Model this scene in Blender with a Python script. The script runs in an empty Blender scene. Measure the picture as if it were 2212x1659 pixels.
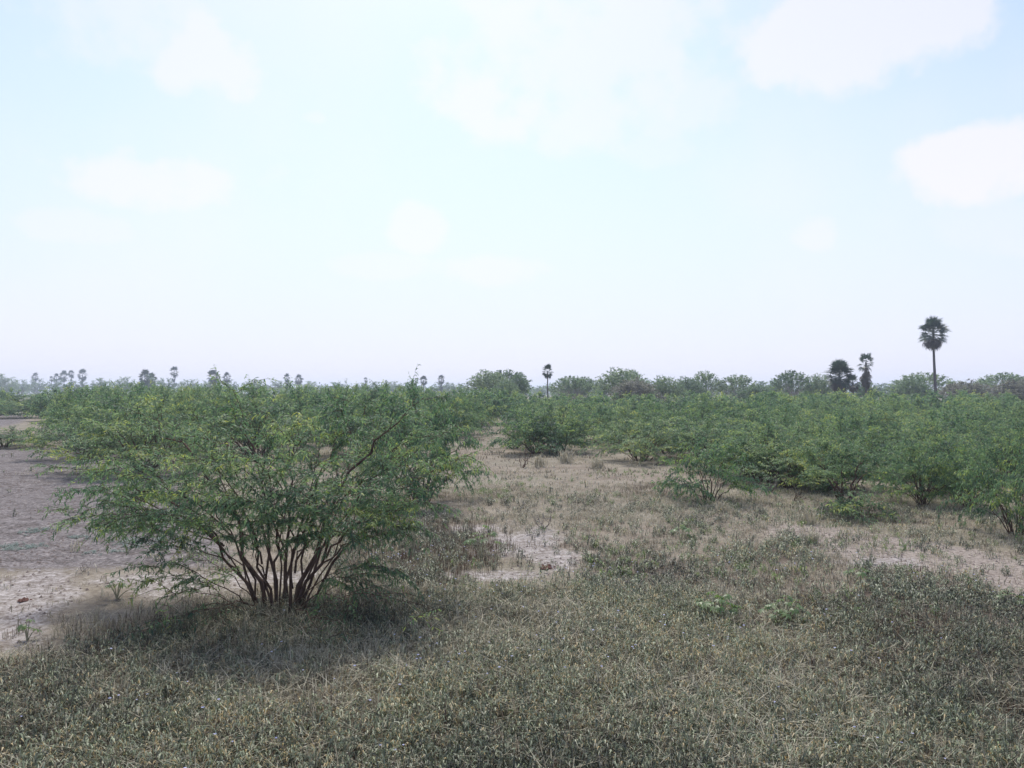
import bpy, math, random
import numpy as np
from mathutils import Vector

# ------------------------------------------------------------------ camera
sc = bpy.context.scene
col = sc.collection
W2, H2, F2 = 2212.0, 1659.0, 1671.0      # photograph frame (reduced) and focal length in its pixels
HZ = 846.0                               # horizon row
CAMH = 2.7
cam_d = bpy.data.cameras.new('camera')
cam_d.sensor_width = 36.0
cam_d.lens = 36.0 * F2 / W2
cam_d.clip_start = 0.1
cam_d.clip_end = 9000.0
cam = bpy.data.objects.new('camera', cam_d)
cam.location = (0, 0, CAMH)
cam.rotation_euler = (math.radians(90) + math.atan((HZ - H2 / 2) / F2), 0, 0)
col.objects.link(cam)
sc.camera = cam

# ------------------------------------------------------------------ sky
SUN_EL, SUN_AZ = math.radians(57), math.radians(-6)     # azimuth measured from +Y towards +X
world = bpy.data.worlds.new('World')
sc.world = world
world.use_nodes = True
nt = world.node_tree
nt.nodes.clear()
def N(tree, kind, **kw):
    n = tree.nodes.new(kind)
    for k, v in kw.items(): setattr(n, k, v)
    return n
def math_node(tree, op, a, b=None, c=None, clamp=False):
    n = N(tree, 'ShaderNodeMath', operation=op)
    n.use_clamp = clamp
    for i, v in enumerate((a, b, c)):
        if v is None: continue
        if isinstance(v, (int, float)): n.inputs[i].default_value = v
        else: tree.links.new(v, n.inputs[i])
    return n.outputs[0]
def smooth_node(tree, v, lo, hi):
    n = N(tree, 'ShaderNodeMapRange', interpolation_type='SMOOTHSTEP')
    tree.links.new(v, n.inputs[0])
    n.inputs[1].default_value = lo
    n.inputs[2].default_value = hi
    return n.outputs[0]

skyt = N(nt, 'ShaderNodeTexSky', sky_type='NISHITA')
skyt.sun_disc = False
skyt.sun_elevation = SUN_EL
skyt.sun_rotation = SUN_AZ
skyt.altitude = 20
skyt.air_density = 1.0
skyt.dust_density = 1.0
skyt.ozone_density = 2.0
tc = N(nt, 'ShaderNodeTexCoord')
sep = N(nt, 'ShaderNodeSeparateXYZ')
nt.links.new(tc.outputs['Generated'], sep.inputs[0])
az = math_node(nt, 'ARCTAN2', sep.outputs[0], sep.outputs[1])
el = math_node(nt, 'ARCSINE', sep.outputs[2])
def noise_node(tree, vec, scale, detail, rough=0.55):
    n = N(tree, 'ShaderNodeTexNoise')
    n.inputs['Scale'].default_value = scale
    n.inputs['Detail'].default_value = detail
    n.inputs['Roughness'].default_value = rough
    if vec is not None: tree.links.new(vec, n.inputs['Vector'])
    return n
cn = noise_node(nt, tc.outputs['Generated'], 9.0, 9, 0.60)
cn2 = noise_node(nt, tc.outputs['Generated'], 2.3, 4, 0.55)
# cumulus puffs: (column, row, half width, half height, strength), turned into compass bearings
clouds = [(1040, 225, 150, 95, .75), (1250, 110, 330, 170, .6), (1500, 210, 150, 90, .45), (455, 130, 150, 80, .75),
          (250, 60, 260, 90, .5), (676, 250, 34, 17, .45), (310, 385, 160, 58, .75), (600, 385, 60, 40, .3),
          (900, 490, 62, 46, .6), (1070, 585, 90, 34, .45), (800, 575, 130, 25, .3), (1830, 85, 220, 90, .85),
          (2150, 350, 170, 66, 1.0), (1765, 500, 46, 40, .55), (160, 490, 110, 34, .4), (1430, 320, 90, 40, .3),
          (2160, 480, 180, 60, .3)]
total = None
nz = math_node(nt, 'MULTIPLY_ADD', cn.outputs[0], 5.4, -2.65)
for (px, py, rx, ry, st) in clouds:
    a0 = math.atan2(px - W2 / 2, F2)
    e0 = math.atan2(HZ - py, math.hypot(px - W2 / 2, F2))
    da = math_node(nt, 'MULTIPLY', math_node(nt, 'SUBTRACT', az, a0), F2 / rx * 0.95)
    de = math_node(nt, 'MULTIPLY', math_node(nt, 'SUBTRACT', el, e0), F2 / ry * 0.95)
    r2 = math_node(nt, 'MULTIPLY_ADD', da, da, math_node(nt, 'MULTIPLY', de, de))
    v = math_node(nt, 'ADD', math_node(nt, 'SUBTRACT', 1.3 if st > .84 else 1.0, r2), nz)
    m = math_node(nt, 'MULTIPLY', smooth_node(nt, v, -0.15, 0.95), st)
    total = m if total is None else math_node(nt, 'MAXIMUM', total, m)
thin = math_node(nt, 'MULTIPLY', smooth_node(nt, cn2.outputs[0], 0.42, 0.72), 0.35)
mask = math_node(nt, 'MAXIMUM', total, thin)
up = smooth_node(nt, sep.outputs[2], 0.0, 0.06)
mask = math_node(nt, 'MULTIPLY', mask, up)
mixc = N(nt, 'ShaderNodeMix', data_type='RGBA')
nt.links.new(math_node(nt, 'MULTIPLY', mask, 0.58), mixc.inputs[0])
# milky air low in the sky, all the way round the horizon
veil = N(nt, 'ShaderNodeMix', data_type='RGBA')
nt.links.new(math_node(nt, 'MULTIPLY_ADD', smooth_node(nt, sep.outputs[2], 0.46, 0.02), .76, .06), veil.inputs[0])
nt.links.new(skyt.outputs[0], veil.inputs[6])
veil.inputs[7].default_value = (3.32, 3.78, 4.35, 1)
nt.links.new(veil.outputs[2], mixc.inputs[6])
mixc.inputs[7].default_value = (4.7, 4.72, 4.9, 1)
bg = N(nt, 'ShaderNodeBackground')
bg.inputs[1].default_value = 0.072
tintn = N(nt, 'ShaderNodeMix', data_type='RGBA', blend_type='MULTIPLY')
tintn.inputs[0].default_value = 1.0
tintn.inputs[7].default_value = (1.06, .965, 1.02, 1)
nt.links.new(mixc.outputs[2], tintn.inputs[6])
nt.links.new(tintn.outputs[2], bg.inputs[0])
out = N(nt, 'ShaderNodeOutputWorld')
nt.links.new(bg.outputs[0], out.inputs[0])

# ------------------------------------------------------------------ sun (veiled by thin haze, so soft)
sun_d = bpy.data.lights.new('sun', 'SUN')
sun_d.energy = 1.5
sun_d.angle = math.radians(13)
sun_d.color = (1.0, 0.95, 0.87)
sun = bpy.data.objects.new('sun', sun_d)
sdir = Vector((math.sin(SUN_AZ) * math.cos(SUN_EL), math.cos(SUN_AZ) * math.cos(SUN_EL), math.sin(SUN_EL)))
sun.rotation_euler = (-sdir).to_track_quat('-Z', 'Y').to_euler()
sun.location = sdir * 60
col.objects.link(sun)

vs = sc.view_settings
vs.view_transform = 'Standard'
vs.look = 'None'
vs.gamma = 1.0
vs.use_curve_mapping = False
vs.exposure = 1.6
cy = sc.cycles
cy.use_denoising = True
cy.denoiser = 'OPENIMAGEDENOISE'
cy.denoising_input_passes = 'RGB_ALBEDO_NORMAL'
cy.denoising_prefilter = 'ACCURATE'
cy.max_bounces = 5
cy.diffuse_bounces = 3
cy.glossy_bounces = 2
cy.transmission_bounces = 3
cy.volume_bounces = 1
cy.transparent_max_bounces = 8
cy.sample_clamp_indirect = 2

# ------------------------------------------------------------------ helpers
rng = np.random.default_rng(7)
def ground_at(px, py):
    d = CAMH * F2 / (py - HZ)
    return ((px - W2 / 2) / F2 * d, d)
def point_at(px, py, d):
    return np.array([(px - W2 / 2) / F2 * d, d, CAMH + (HZ - py) / F2 * d])
def to_px(x, y):
    y = np.maximum(y, 0.3)
    return x / y * F2 + W2 / 2, HZ + CAMH * F2 / y
def hash2(ix, iy, s):
    v = np.sin(ix * 127.1 + iy * 311.7 + s * 74.7) * 43758.5453
    return v - np.floor(v)
def vnoise(x, y, s=0):
    ix, iy = np.floor(x), np.floor(y)
    fx, fy = x - ix, y - iy
    fx = fx * fx * (3 - 2 * fx); fy = fy * fy * (3 - 2 * fy)
    a = hash2(ix, iy, s); b = hash2(ix + 1, iy, s); c = hash2(ix, iy + 1, s); d = hash2(ix + 1, iy + 1, s)
    return (a * (1 - fx) + b * fx) * (1 - fy) + (c * (1 - fx) + d * fx) * fy
def fbm(x, y, s=0, o=4):
    t, amp, tot = 0, 1.0, 0
    for i in range(o):
        t = t + amp * vnoise(x * 2 ** i, y * 2 ** i, s + i * 7)
        tot += amp; amp *= 0.5
    return t / tot
def gz(x, y):
    x = np.asarray(x, float); y = np.asarray(y, float)
    near = np.clip((140 - np.hypot(x, y)) / 60, 0, 1)
    return near * ((fbm(x * 0.22, y * 0.22, 3, 3) - 0.5) * 0.16 + (fbm(x * 1.6, y * 1.6, 5, 2) - 0.5) * 0.05)
def sstep(lo, hi, v):
    t = np.clip((v - lo) / (hi - lo), 0, 1)
    return t * t * (3 - 2 * t)

def mesh_np(name, V, faces_list, tint=None):
    """faces_list: arrays of shape (n,3) or (n,4); tint: one value for each vertex"""
    me = bpy.data.meshes.new(name)
    V = np.asarray(V, np.float32).reshape(-1, 3)
    me.vertices.add(len(V))
    me.vertices.foreach_set('co', V.ravel())
    idx = np.concatenate([f.ravel() for f in faces_list]).astype(np.int32)
    tot = np.concatenate([np.full(len(f), f.shape[1], np.int32) for f in faces_list])
    start = np.concatenate([[0], np.cumsum(tot)[:-1]]).astype(np.int32)
    me.loops.add(len(idx))
    me.loops.foreach_set('vertex_index', idx)
    me.polygons.add(len(tot))
    me.polygons.foreach_set('loop_start', start)
    me.polygons.foreach_set('loop_total', tot)
    if tint is not None:
        at = me.attributes.new('tint', 'FLOAT', 'POINT')
        at.data.foreach_set('value', np.asarray(tint, np.float32).ravel())
    me.update(calc_edges=True)
    me.validate()
    return me
class Acc:
    """collects vertices, faces and tints of one mesh"""
    def __init__(self): self.V = []; self.F = {3: [], 4: []}; self.T = []; self.n = 0
    def add(self, V, F, t=0.5):
        V = np.asarray(V, float).reshape(-1, 3); F = np.asarray(F, int)
        self.V.append(V); self.F[F.shape[1]].append(F + self.n)
        self.T.append(np.broadcast_to(np.asarray(t, float).ravel(), (len(V),)) if np.size(t) in (1, len(V)) else t)
        self.n += len(V)
    def mesh(self, name, smooth=False):
        fl = [np.concatenate(f) for f in self.F.values() if f]
        me = mesh_np(name, np.concatenate(self.V), fl, np.concatenate(self.T))
        if smooth: me.polygons.foreach_set('use_smooth', np.ones(len(me.polygons), bool))
        return me
def link(name, me, mat=None, parent=None):
    o = bpy.data.objects.new(name, me)
    col.objects.link(o)
    if mat is not None and not me.materials: me.materials.append(mat)
    if parent is not None: o.parent = parent
    return o
def tag(o, label=None, cat=None, group=None, kind=None):
    for k, v in (('label', label), ('category', cat), ('group', group), ('kind', kind)):
        if v: o[k] = v
        elif k in o.keys(): del o[k]
    return o
def empty(name, loc=(0, 0, 0)):
    o = bpy.data.objects.new(name, None)
    o.empty_display_size = 0.2
    o.location = loc
    col.objects.link(o)
    return o
def copy_tree(o, parent=None):
    c = o.copy()
    col.objects.link(c)
    c.parent = parent
    for ch in o.children: copy_tree(ch, c)
    return c
def norm(v): return v / np.maximum(np.linalg.norm(v, axis=-1, keepdims=True), 1e-9)

def tube(acc, P, r, sides=5, t=0.5, cap=False):
    P = np.asarray(P, float); n = len(P)
    r = np.broadcast_to(np.asarray(r, float), (n,))
    T = np.gradient(P, axis=0); T = norm(T)
    ref = np.array([0.31, 0.17, 0.93]) if abs(T[0, 2]) < 0.85 else np.array([1.0, 0.1, 0.0])
    A = norm(np.cross(T, ref)); B = np.cross(T, A)
    th = np.arange(sides) * 2 * math.pi / sides
    V = P[:, None, :] + r[:, None, None] * (np.cos(th)[None, :, None] * A[:, None, :] + np.sin(th)[None, :, None] * B[:, None, :])
    i = np.arange(n - 1)[:, None] * sides; j = np.arange(sides)[None, :]; k = (j + 1) % sides
    F = np.stack([i + j, i + k, i + sides + k, i + sides + j], -1).reshape(-1, 4)
    acc.add(V, F, t)

# ------------------------------------------------------------------ materials
def new_mat(name):
    m = bpy.data.materials.new(name)
    m.use_nodes = True
    m.node_tree.nodes.clear()
    return m, m.node_tree
def ramp(tree, fac, stops, interp='LINEAR'):
    r = N(tree, 'ShaderNodeValToRGB')
    r.color_ramp.interpolation = interp
    while len(r.color_ramp.elements) < len(stops): r.color_ramp.elements.new(0.5)
    for e, (p, c) in zip(r.color_ramp.elements, stops):
        e.position = p; e.color = (*c, 1)
    tree.links.new(fac, r.inputs[0])
    return r.outputs[0]
def leaf_mat(name, stops, trans=0.35, rough=0.55, spec=0.3, vary=0.25):
    m, t = new_mat(name)
    at = N(t, 'ShaderNodeAttribute', attribute_name='tint')
    oi = N(t, 'ShaderNodeObjectInfo')
    c = ramp(t, at.outputs['Fac'], stops)
    hs = N(t, 'ShaderNodeHueSaturation')
    t.links.new(math_node(t, 'MULTIPLY_ADD', oi.outputs['Random'], -0.05 if vary > .06 else 0.0, 0.53 if vary > .06 else .5), hs.inputs['Hue'])
    t.links.new(math_node(t, 'MULTIPLY_ADD', oi.outputs['Random'], 2 * vary, 1 - vary), hs.inputs['Value'])
    t.links.new(c, hs.inputs['Color'])
    p = N(t, 'ShaderNodeBsdfPrincipled')
    p.inputs['Roughness'].default_value = rough
    p.inputs['Specular IOR Level'].default_value = spec
    t.links.new(hs.outputs[0], p.inputs['Base Color'])
    tr = N(t, 'ShaderNodeBsdfTranslucent')
    g = N(t, 'ShaderNodeHueSaturation')
    g.inputs['Hue'].default_value = 0.485
    g.inputs['Saturation'].default_value = 1.1
    g.inputs['Value'].default_value = 1.5
    t.links.new(hs.outputs[0], g.inputs['Color'])
    t.links.new(g.outputs[0], tr.inputs[0])
    mx = N(t, 'ShaderNodeMixShader')
    mx.inputs[0].default_value = trans
    t.links.new(p.outputs[0], mx.inputs[1]); t.links.new(tr.outputs[0], mx.inputs[2])
    o = N(t, 'ShaderNodeOutputMaterial')
    t.links.new(mx.outputs[0], o.inputs[0])
    return m
def bark_mat(name, a, b, scale=18):
    m, t = new_mat(name)
    tcn = N(t, 'ShaderNodeTexCoord')
    mp = N(t, 'ShaderNodeMapping'); mp.inputs['Scale'].default_value = (1, 1, 0.3)
    t.links.new(tcn.outputs['Object'], mp.inputs[0])
    nn = noise_node(t, mp.outputs[0], scale, 5, 0.65)
    c = ramp(t, nn.outputs[0], [(0.3, a), (0.7, b)])
    p = N(t, 'ShaderNodeBsdfPrincipled')
    p.inputs['Roughness'].default_value = 0.9
    p.inputs['Specular IOR Level'].default_value = 0.15
    t.links.new(c, p.inputs['Base Color'])
    bp = N(t, 'ShaderNodeBump'); bp.inputs['Strength'].default_value = 0.5; bp.inputs['Distance'].default_value = 0.01
    t.links.new(nn.outputs[0], bp.inputs['Height']); t.links.new(bp.outputs[0], p.inputs['Normal'])
    o = N(t, 'ShaderNodeOutputMaterial'); t.links.new(p.outputs[0], o.inputs[0])
    return m
M = {}
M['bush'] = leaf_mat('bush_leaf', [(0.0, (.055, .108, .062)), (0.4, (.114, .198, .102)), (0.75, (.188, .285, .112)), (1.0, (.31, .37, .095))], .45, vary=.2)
M['dome'] = leaf_mat('round_tree_leaf', [(0.0, (.070, .122, .075)), (0.6, (.125, .195, .105)), (1.0, (.18, .26, .12))], .42)
M['dry_crown'] = leaf_mat('thin_crown_leaf', [(0.0, (.10, .105, .085)), (0.6, (.15, .155, .12)), (1.0, (.19, .21, .15))], .35)
M['palm'] = leaf_mat('palm_leaf', [(0.0, (.035, .060, .045)), (0.6, (.060, .095, .065)), (1.0, (.10, .13, .085))], .18, .45, .4, .12)
M['palm_dead'] = leaf_mat('dead_palm_leaf', [(0.0, (.055, .050, .040)), (1.0, (.14, .12, .09))], .1)
M['herb'] = leaf_mat('herb_leaf', [(0.0, (.026, .028, .020)), (0.3, (.060, .076, .046)), (0.55, (.122, .142, .090)), (0.8, (.23, .28, .165)), (0.95, (.34, .36, .25)), (1.0, (.32, .25, .11))], .22, .5, .4, 0.0)
M['grass'] = leaf_mat('dry_grass', [(0.0, (.080, .055, .040)), (0.3, (.165, .145, .104)), (0.65, (.298, .278, .198)), (1.0, (.42, .395, .295))], .25, .75, .15, 0.0)
M['fresh'] = leaf_mat('fresh_leaf', [(0.0, (.055, .105, .035)), (0.6, (.11, .18, .055)), (1.0, (.20, .26, .08))], .35, .45, .4, 0.05)
M['grey_herb'] = leaf_mat('grey_herb_leaf', [(0.0, (.10, .14, .12)), (1.0, (.25, .31, .27))], .2, .6, .2, 0.05)
M['flower'] = leaf_mat('flower', [(0.0, (.45, .47, .70)), (0.6, (.62, .63, .78)), (0.75, (.66, .62, .42)), (1.0, (.75, .74, .62))], .3, .7, .1, 0.0)
M['bark'] = bark_mat('brown_bark', (.050, .031, .024), (.155, .098, .074))
M['twig'] = bark_mat('grey_dead_wood', (.17, .14, .12), (.38, .34, .30), 30)
M['palm_bark'] = bark_mat('palm_bark', (.060, .055, .055), (.15, .135, .125), 6)
M['stalk'] = bark_mat('pale_stalk', (.30, .28, .18), (.45, .42, .28), 30)
M['dung'] = bark_mat('dry_dung', (.045, .022, .018), (.13, .065, .050), 40)
M['clod'] = bark_mat('soil_clod', (.075, .058, .050), (.22, .185, .165), 9)

# ------------------------------------------------------------------ ground: soil kinds by position
def ell(px, py, cx, cy_, rx, ry): return 1 - np.sqrt(((px - cx) / rx) ** 2 + ((py - cy_) / ry) ** 2)
WHITE = [(1120, 1165, 80, 26), (1080, 1238, 100, 11), (1210, 1205, 60, 20), (70, 1275, 150, 40), (330, 1262, 170, 20), (30, 1355, 70, 40), (650, 1245, 140, 14),
         (1000, 1140, 90, 9), (1930, 1215, 90, 9)]
def f_white(x, y):
    px, py = to_px(x, y)
    v = np.full(np.shape(px), -1.0)
    for e in WHITE: v = np.maximum(v, ell(px, py, *e))
    return sstep(-0.55, 0.45, v + (fbm(x * 1.3, y * 1.3, 21) - 0.5) * 2.2) * (y > 0.5)
def f_mauve(x, y):            # bare brown-grey soil on the left
    px, py = to_px(x, y)
    v = np.minimum(sstep(950, 985, py), 1 - sstep(1205, 1250, py)) * (1 - sstep(330, 480, px - (py - 1050) * 0.6))
    v2 = 0.8 * np.clip(ell(px, py, -40, 905, 120, 22) * 3, 0, 1)
    return np.maximum(v, v2) * (y > 0.5)
def f_track(x, y):            # worn strip on the right
    px, py = to_px(x, y)
    c = 1150 + (px - 1600) * 0.115 + np.clip(px - 1900, 0, 900) * 0.06
    v = 1 - np.abs(py - c - (fbm(x * .5, y * .5, 33) - .5) * 30) / (22 + np.clip(px - 1600, 0, 900) * 0.05)
    return sstep(-0.3, 0.6, v + (fbm(x * 1.1, y * 1.1, 31) - 0.5) * 1.2) * sstep(1560, 1760, px) * (y > 0.5)
def f_herb(x, y):
    px, py = to_px(x, y)
    edge = np.where(px < 480, 1450 - px * 0.31, np.where(px < 800, 1300, 1300 - np.clip(px - 800, 0, 300) * .25))
    front = sstep(-20, 90, py - edge)
    patch = sstep(-.4, .4, ell(px, py, 900, 1200, 185, 78)) * .95
    right = .62 * sstep(1150, 1260, py) * sstep(1180, 1290, px)
    band = sstep(-.4, .4, ell(px, py, 1800, 1195, 330, 34) ) * .8
    mid = .30 * sstep(1040, 1110, py) * sstep(960, 1100, px)
    v = np.maximum.reduce([front, patch, right, band, mid])
    n = fbm(x * .7, y * .7, 41)
    v = v * (0.34 + .95 * sstep(.36, .60, n))
    return np.clip(v * (1 - .86 * f_white(x, y)) * (1 - .8 * f_track(x, y)) * (1 - .9 * f_mauve(x, y)), 0, 1.2) + .20 * f_mauve(x, y) * sstep(.5, .68, fbm(x * .8, y * .8, 45))
def f_grass(x, y):
    px, py = to_px(x, y)
    n = fbm(x * .55 + 9, y * .55, 51)
    v = .35 + .75 * sstep(.38, .62, n)
    v = v * np.where(px < 420, .25 + .75 * sstep(1380, 1480, py), 1)
    return np.clip(v * (1 - .85 * f_white(x, y)) * (1 - .7 * f_track(x, y)) * (1 - .96 * f_mauve(x, y)), 0, 1)

def build_ground():
    rows = np.geomspace(0.6, 2400, 320)
    th = np.concatenate([np.linspace(-48, 48, 220), np.linspace(52, 308, 50)]) * math.pi / 180
    nr, nc = len(rows), len(th)
    R, T = np.meshgrid(rows, th, indexing='ij')
    X, Y = R * np.sin(T), R * np.cos(T)
    Z = gz(X, Y)
    V = np.stack([X, Y, Z], -1).reshape(-1, 3)
    i = np.arange(nr - 1)[:, None] * nc; j = np.arange(nc)[None, :]; k = (j + 1) % nc
    F = np.stack([i + j, i + k, i + nc + k, i + nc + j], -1).reshape(-1, 4)
    V = np.concatenate([V, [[0, 0, float(gz(0, 0))]]])
    F3 = np.stack([np.arange(nc), np.full(nc, nr * nc), (np.arange(nc) + 1) % nc], -1)
    me = mesh_np('ground', V, [F[:, ::-1], F3[:, ::-1]])
    for nm, f in (('white', f_white), ('mauve', f_mauve), ('track', f_track), ('herb', f_herb)):
        at = me.attributes.new(nm, 'FLOAT', 'POINT')
        vals = np.concatenate([np.where(Y > 1, f(X, np.maximum(Y, 1)), 0.3).ravel(), [0.3]])
        at.data.foreach_set('value', vals.astype(np.float32))
    me.polygons.foreach_set('use_smooth', np.ones(len(me.polygons), bool))
    m, t = new_mat('soil')
    geo = N(t, 'ShaderNodeNewGeometry')
    def att(n): return N(t, 'ShaderNodeAttribute', attribute_name=n).outputs['Fac']
    n1 = noise_node(t, geo.outputs['Position'], 0.9, 8, 0.6)
    n2 = noise_node(t, geo.outputs['Position'], 13.0, 8, 0.75)
    n3 = noise_node(t, geo.outputs['Position'], 45.0, 5, 0.7)
    n4 = noise_node(t, geo.outputs['Position'], 0.16, 4, 0.5)
    base = ramp(t, n1.outputs[0], [(.3, (.152, .130, .102)), (.5, (.230, .207, .160)), (.7, (.305, .280, .226))])
    def mix(f, a, b, mode='MIX'):
        mx = N(t, 'ShaderNodeMix', data_type='RGBA', blend_type=mode)
        if isinstance(f, float): mx.inputs[0].default_value = f
        else: t.links.new(f, mx.inputs[0])
        for s, v in ((6, a), (7, b)):
            if isinstance(v, tuple): mx.inputs[s].default_value = (*v, 1)
            else: t.links.new(v, mx.inputs[s])
        return mx.outputs[2]
    far = ramp(t, n4.outputs[0], [(.4, (.20, .155, .115)), (.62, (.16, .15, .10))])
    base = mix(0.35, base, far)
    litter = ramp(t, n2.outputs[0], [(.35, (.55, .5, .48)), (.5, (.95, .95, .95)), (.68, (1.25, 1.22, 1.18))])
    mauve = ramp(t, n2.outputs[0], [(.36, (.070, .062, .058)), (.52, (.165, .150, .142)), (.7, (.250, .233, .224))])
    white = ramp(t, n2.outputs[0], [(.30, (.15, .127, .108)), (.46, (.275, .250, .228)), (.68, (.40, .382, .370))])
    track = ramp(t, n2.outputs[0], [(.32, (.155, .130, .105)), (.5, (.26, .225, .19)), (.7, (.335, .300, .262))])
    dark = ramp(t, n2.outputs[0], [(.35, (.045, .034, .027)), (.6, (.10, .076, .058))])  # shade in the gaps between herbs, put into the soil colour
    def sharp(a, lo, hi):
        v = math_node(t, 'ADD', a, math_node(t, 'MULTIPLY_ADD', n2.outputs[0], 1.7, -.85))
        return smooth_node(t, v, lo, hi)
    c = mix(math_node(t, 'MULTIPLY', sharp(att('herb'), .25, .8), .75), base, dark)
    c = mix(sharp(att('track'), .3, .7), c, track)
    n5 = noise_node(t, geo.outputs['Position'], 2.6, 6, 0.62)
    mott = ramp(t, n5.outputs[0], [(.36, (.62, .58, .55)), (.50, (1.0, 1.0, 1.0)), (.64, (1.28, 1.27, 1.26))])
    mauve = mix(0.9, mauve, mott, 'MULTIPLY')
    white = mix(0.6, white, mott, 'MULTIPLY')
    c = mix(sharp(att('mauve'), .3, .7), c, mauve)
    c = mix(math_node(t, 'MULTIPLY', sharp(att('white'), .15, 1.25), .95), c, white)
    c = mix(0.8, c, litter, 'MULTIPLY')
    p = N(t, 'ShaderNodeBsdfPrincipled')
    p.inputs['Roughness'].default_value = 0.95
    p.inputs['Specular IOR Level'].default_value = 0.1
    t.links.new(c, p.inputs['Base Color'])
    bp = N(t, 'ShaderNodeBump'); bp.inputs['Strength'].default_value = 0.8; bp.inputs['Distance'].default_value = 0.02
    hsum = math_node(t, 'MULTIPLY_ADD', n3.outputs[0], .35, n2.outputs[0])
    t.links.new(hsum, bp.inputs['Height']); t.links.new(bp.outputs[0], p.inputs['Normal'])
    o = N(t, 'ShaderNodeOutputMaterial'); t.links.new(p.outputs[0], o.inputs[0])
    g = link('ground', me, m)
    tag(g, 'dry flat scrubland soil with bare pale patches', 'ground', kind='structure')
build_ground()

# ------------------------------------------------------------------ shrubs: stems, side branches, twigs, feathery leaves
def bezier(a, b, c, n):
    t = np.linspace(0, 1, n)[:, None]
    return (1 - t) ** 2 * a + 2 * t * (1 - t) * b + t ** 2 * c
def leaf_strips(r, P, D, L, Wd, tint, seg=2, droop=0.3):
    """feathery pinna strips: P start, D direction, both (n,3)"""
    n = len(P)
    D = norm(D)
    S = norm(np.cross(D, norm(np.array([0, 0, 1.0]) + r.normal(0, .45, (n, 3)))))
    L = L[:, None]; w = Wd[:, None]
    dn = np.array([0, 0, -1.0])
    if seg == 2:
        p1 = P + D * L * .5 + dn * L * droop * .12
        p2 = P + D * L + dn * L * droop * .6
        V = np.stack([P - S * w * .3, P + S * w * .3, p1 - S * w * .5, p1 + S * w * .5, p2 - S * w * .12, p2 + S * w * .12], 1)
        b = np.arange(n)[:, None] * 6
        F = np.concatenate([b + np.array([0, 1, 3, 2]), b + np.array([2, 3, 5, 4])])
    else:
        p1 = P + D * L * .5
        p2 = P + D * L + dn * L * droop * .5
        V = np.stack([P, p1 + S * w * .5, p2, p1 - S * w * .5], 1)
        b = np.arange(n)[:, None] * 4
        F = b + np.array([0, 1, 2, 3])
    k = V.shape[1]
    return V.reshape(-1, 3), F, np.repeat(tint, k)

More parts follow.
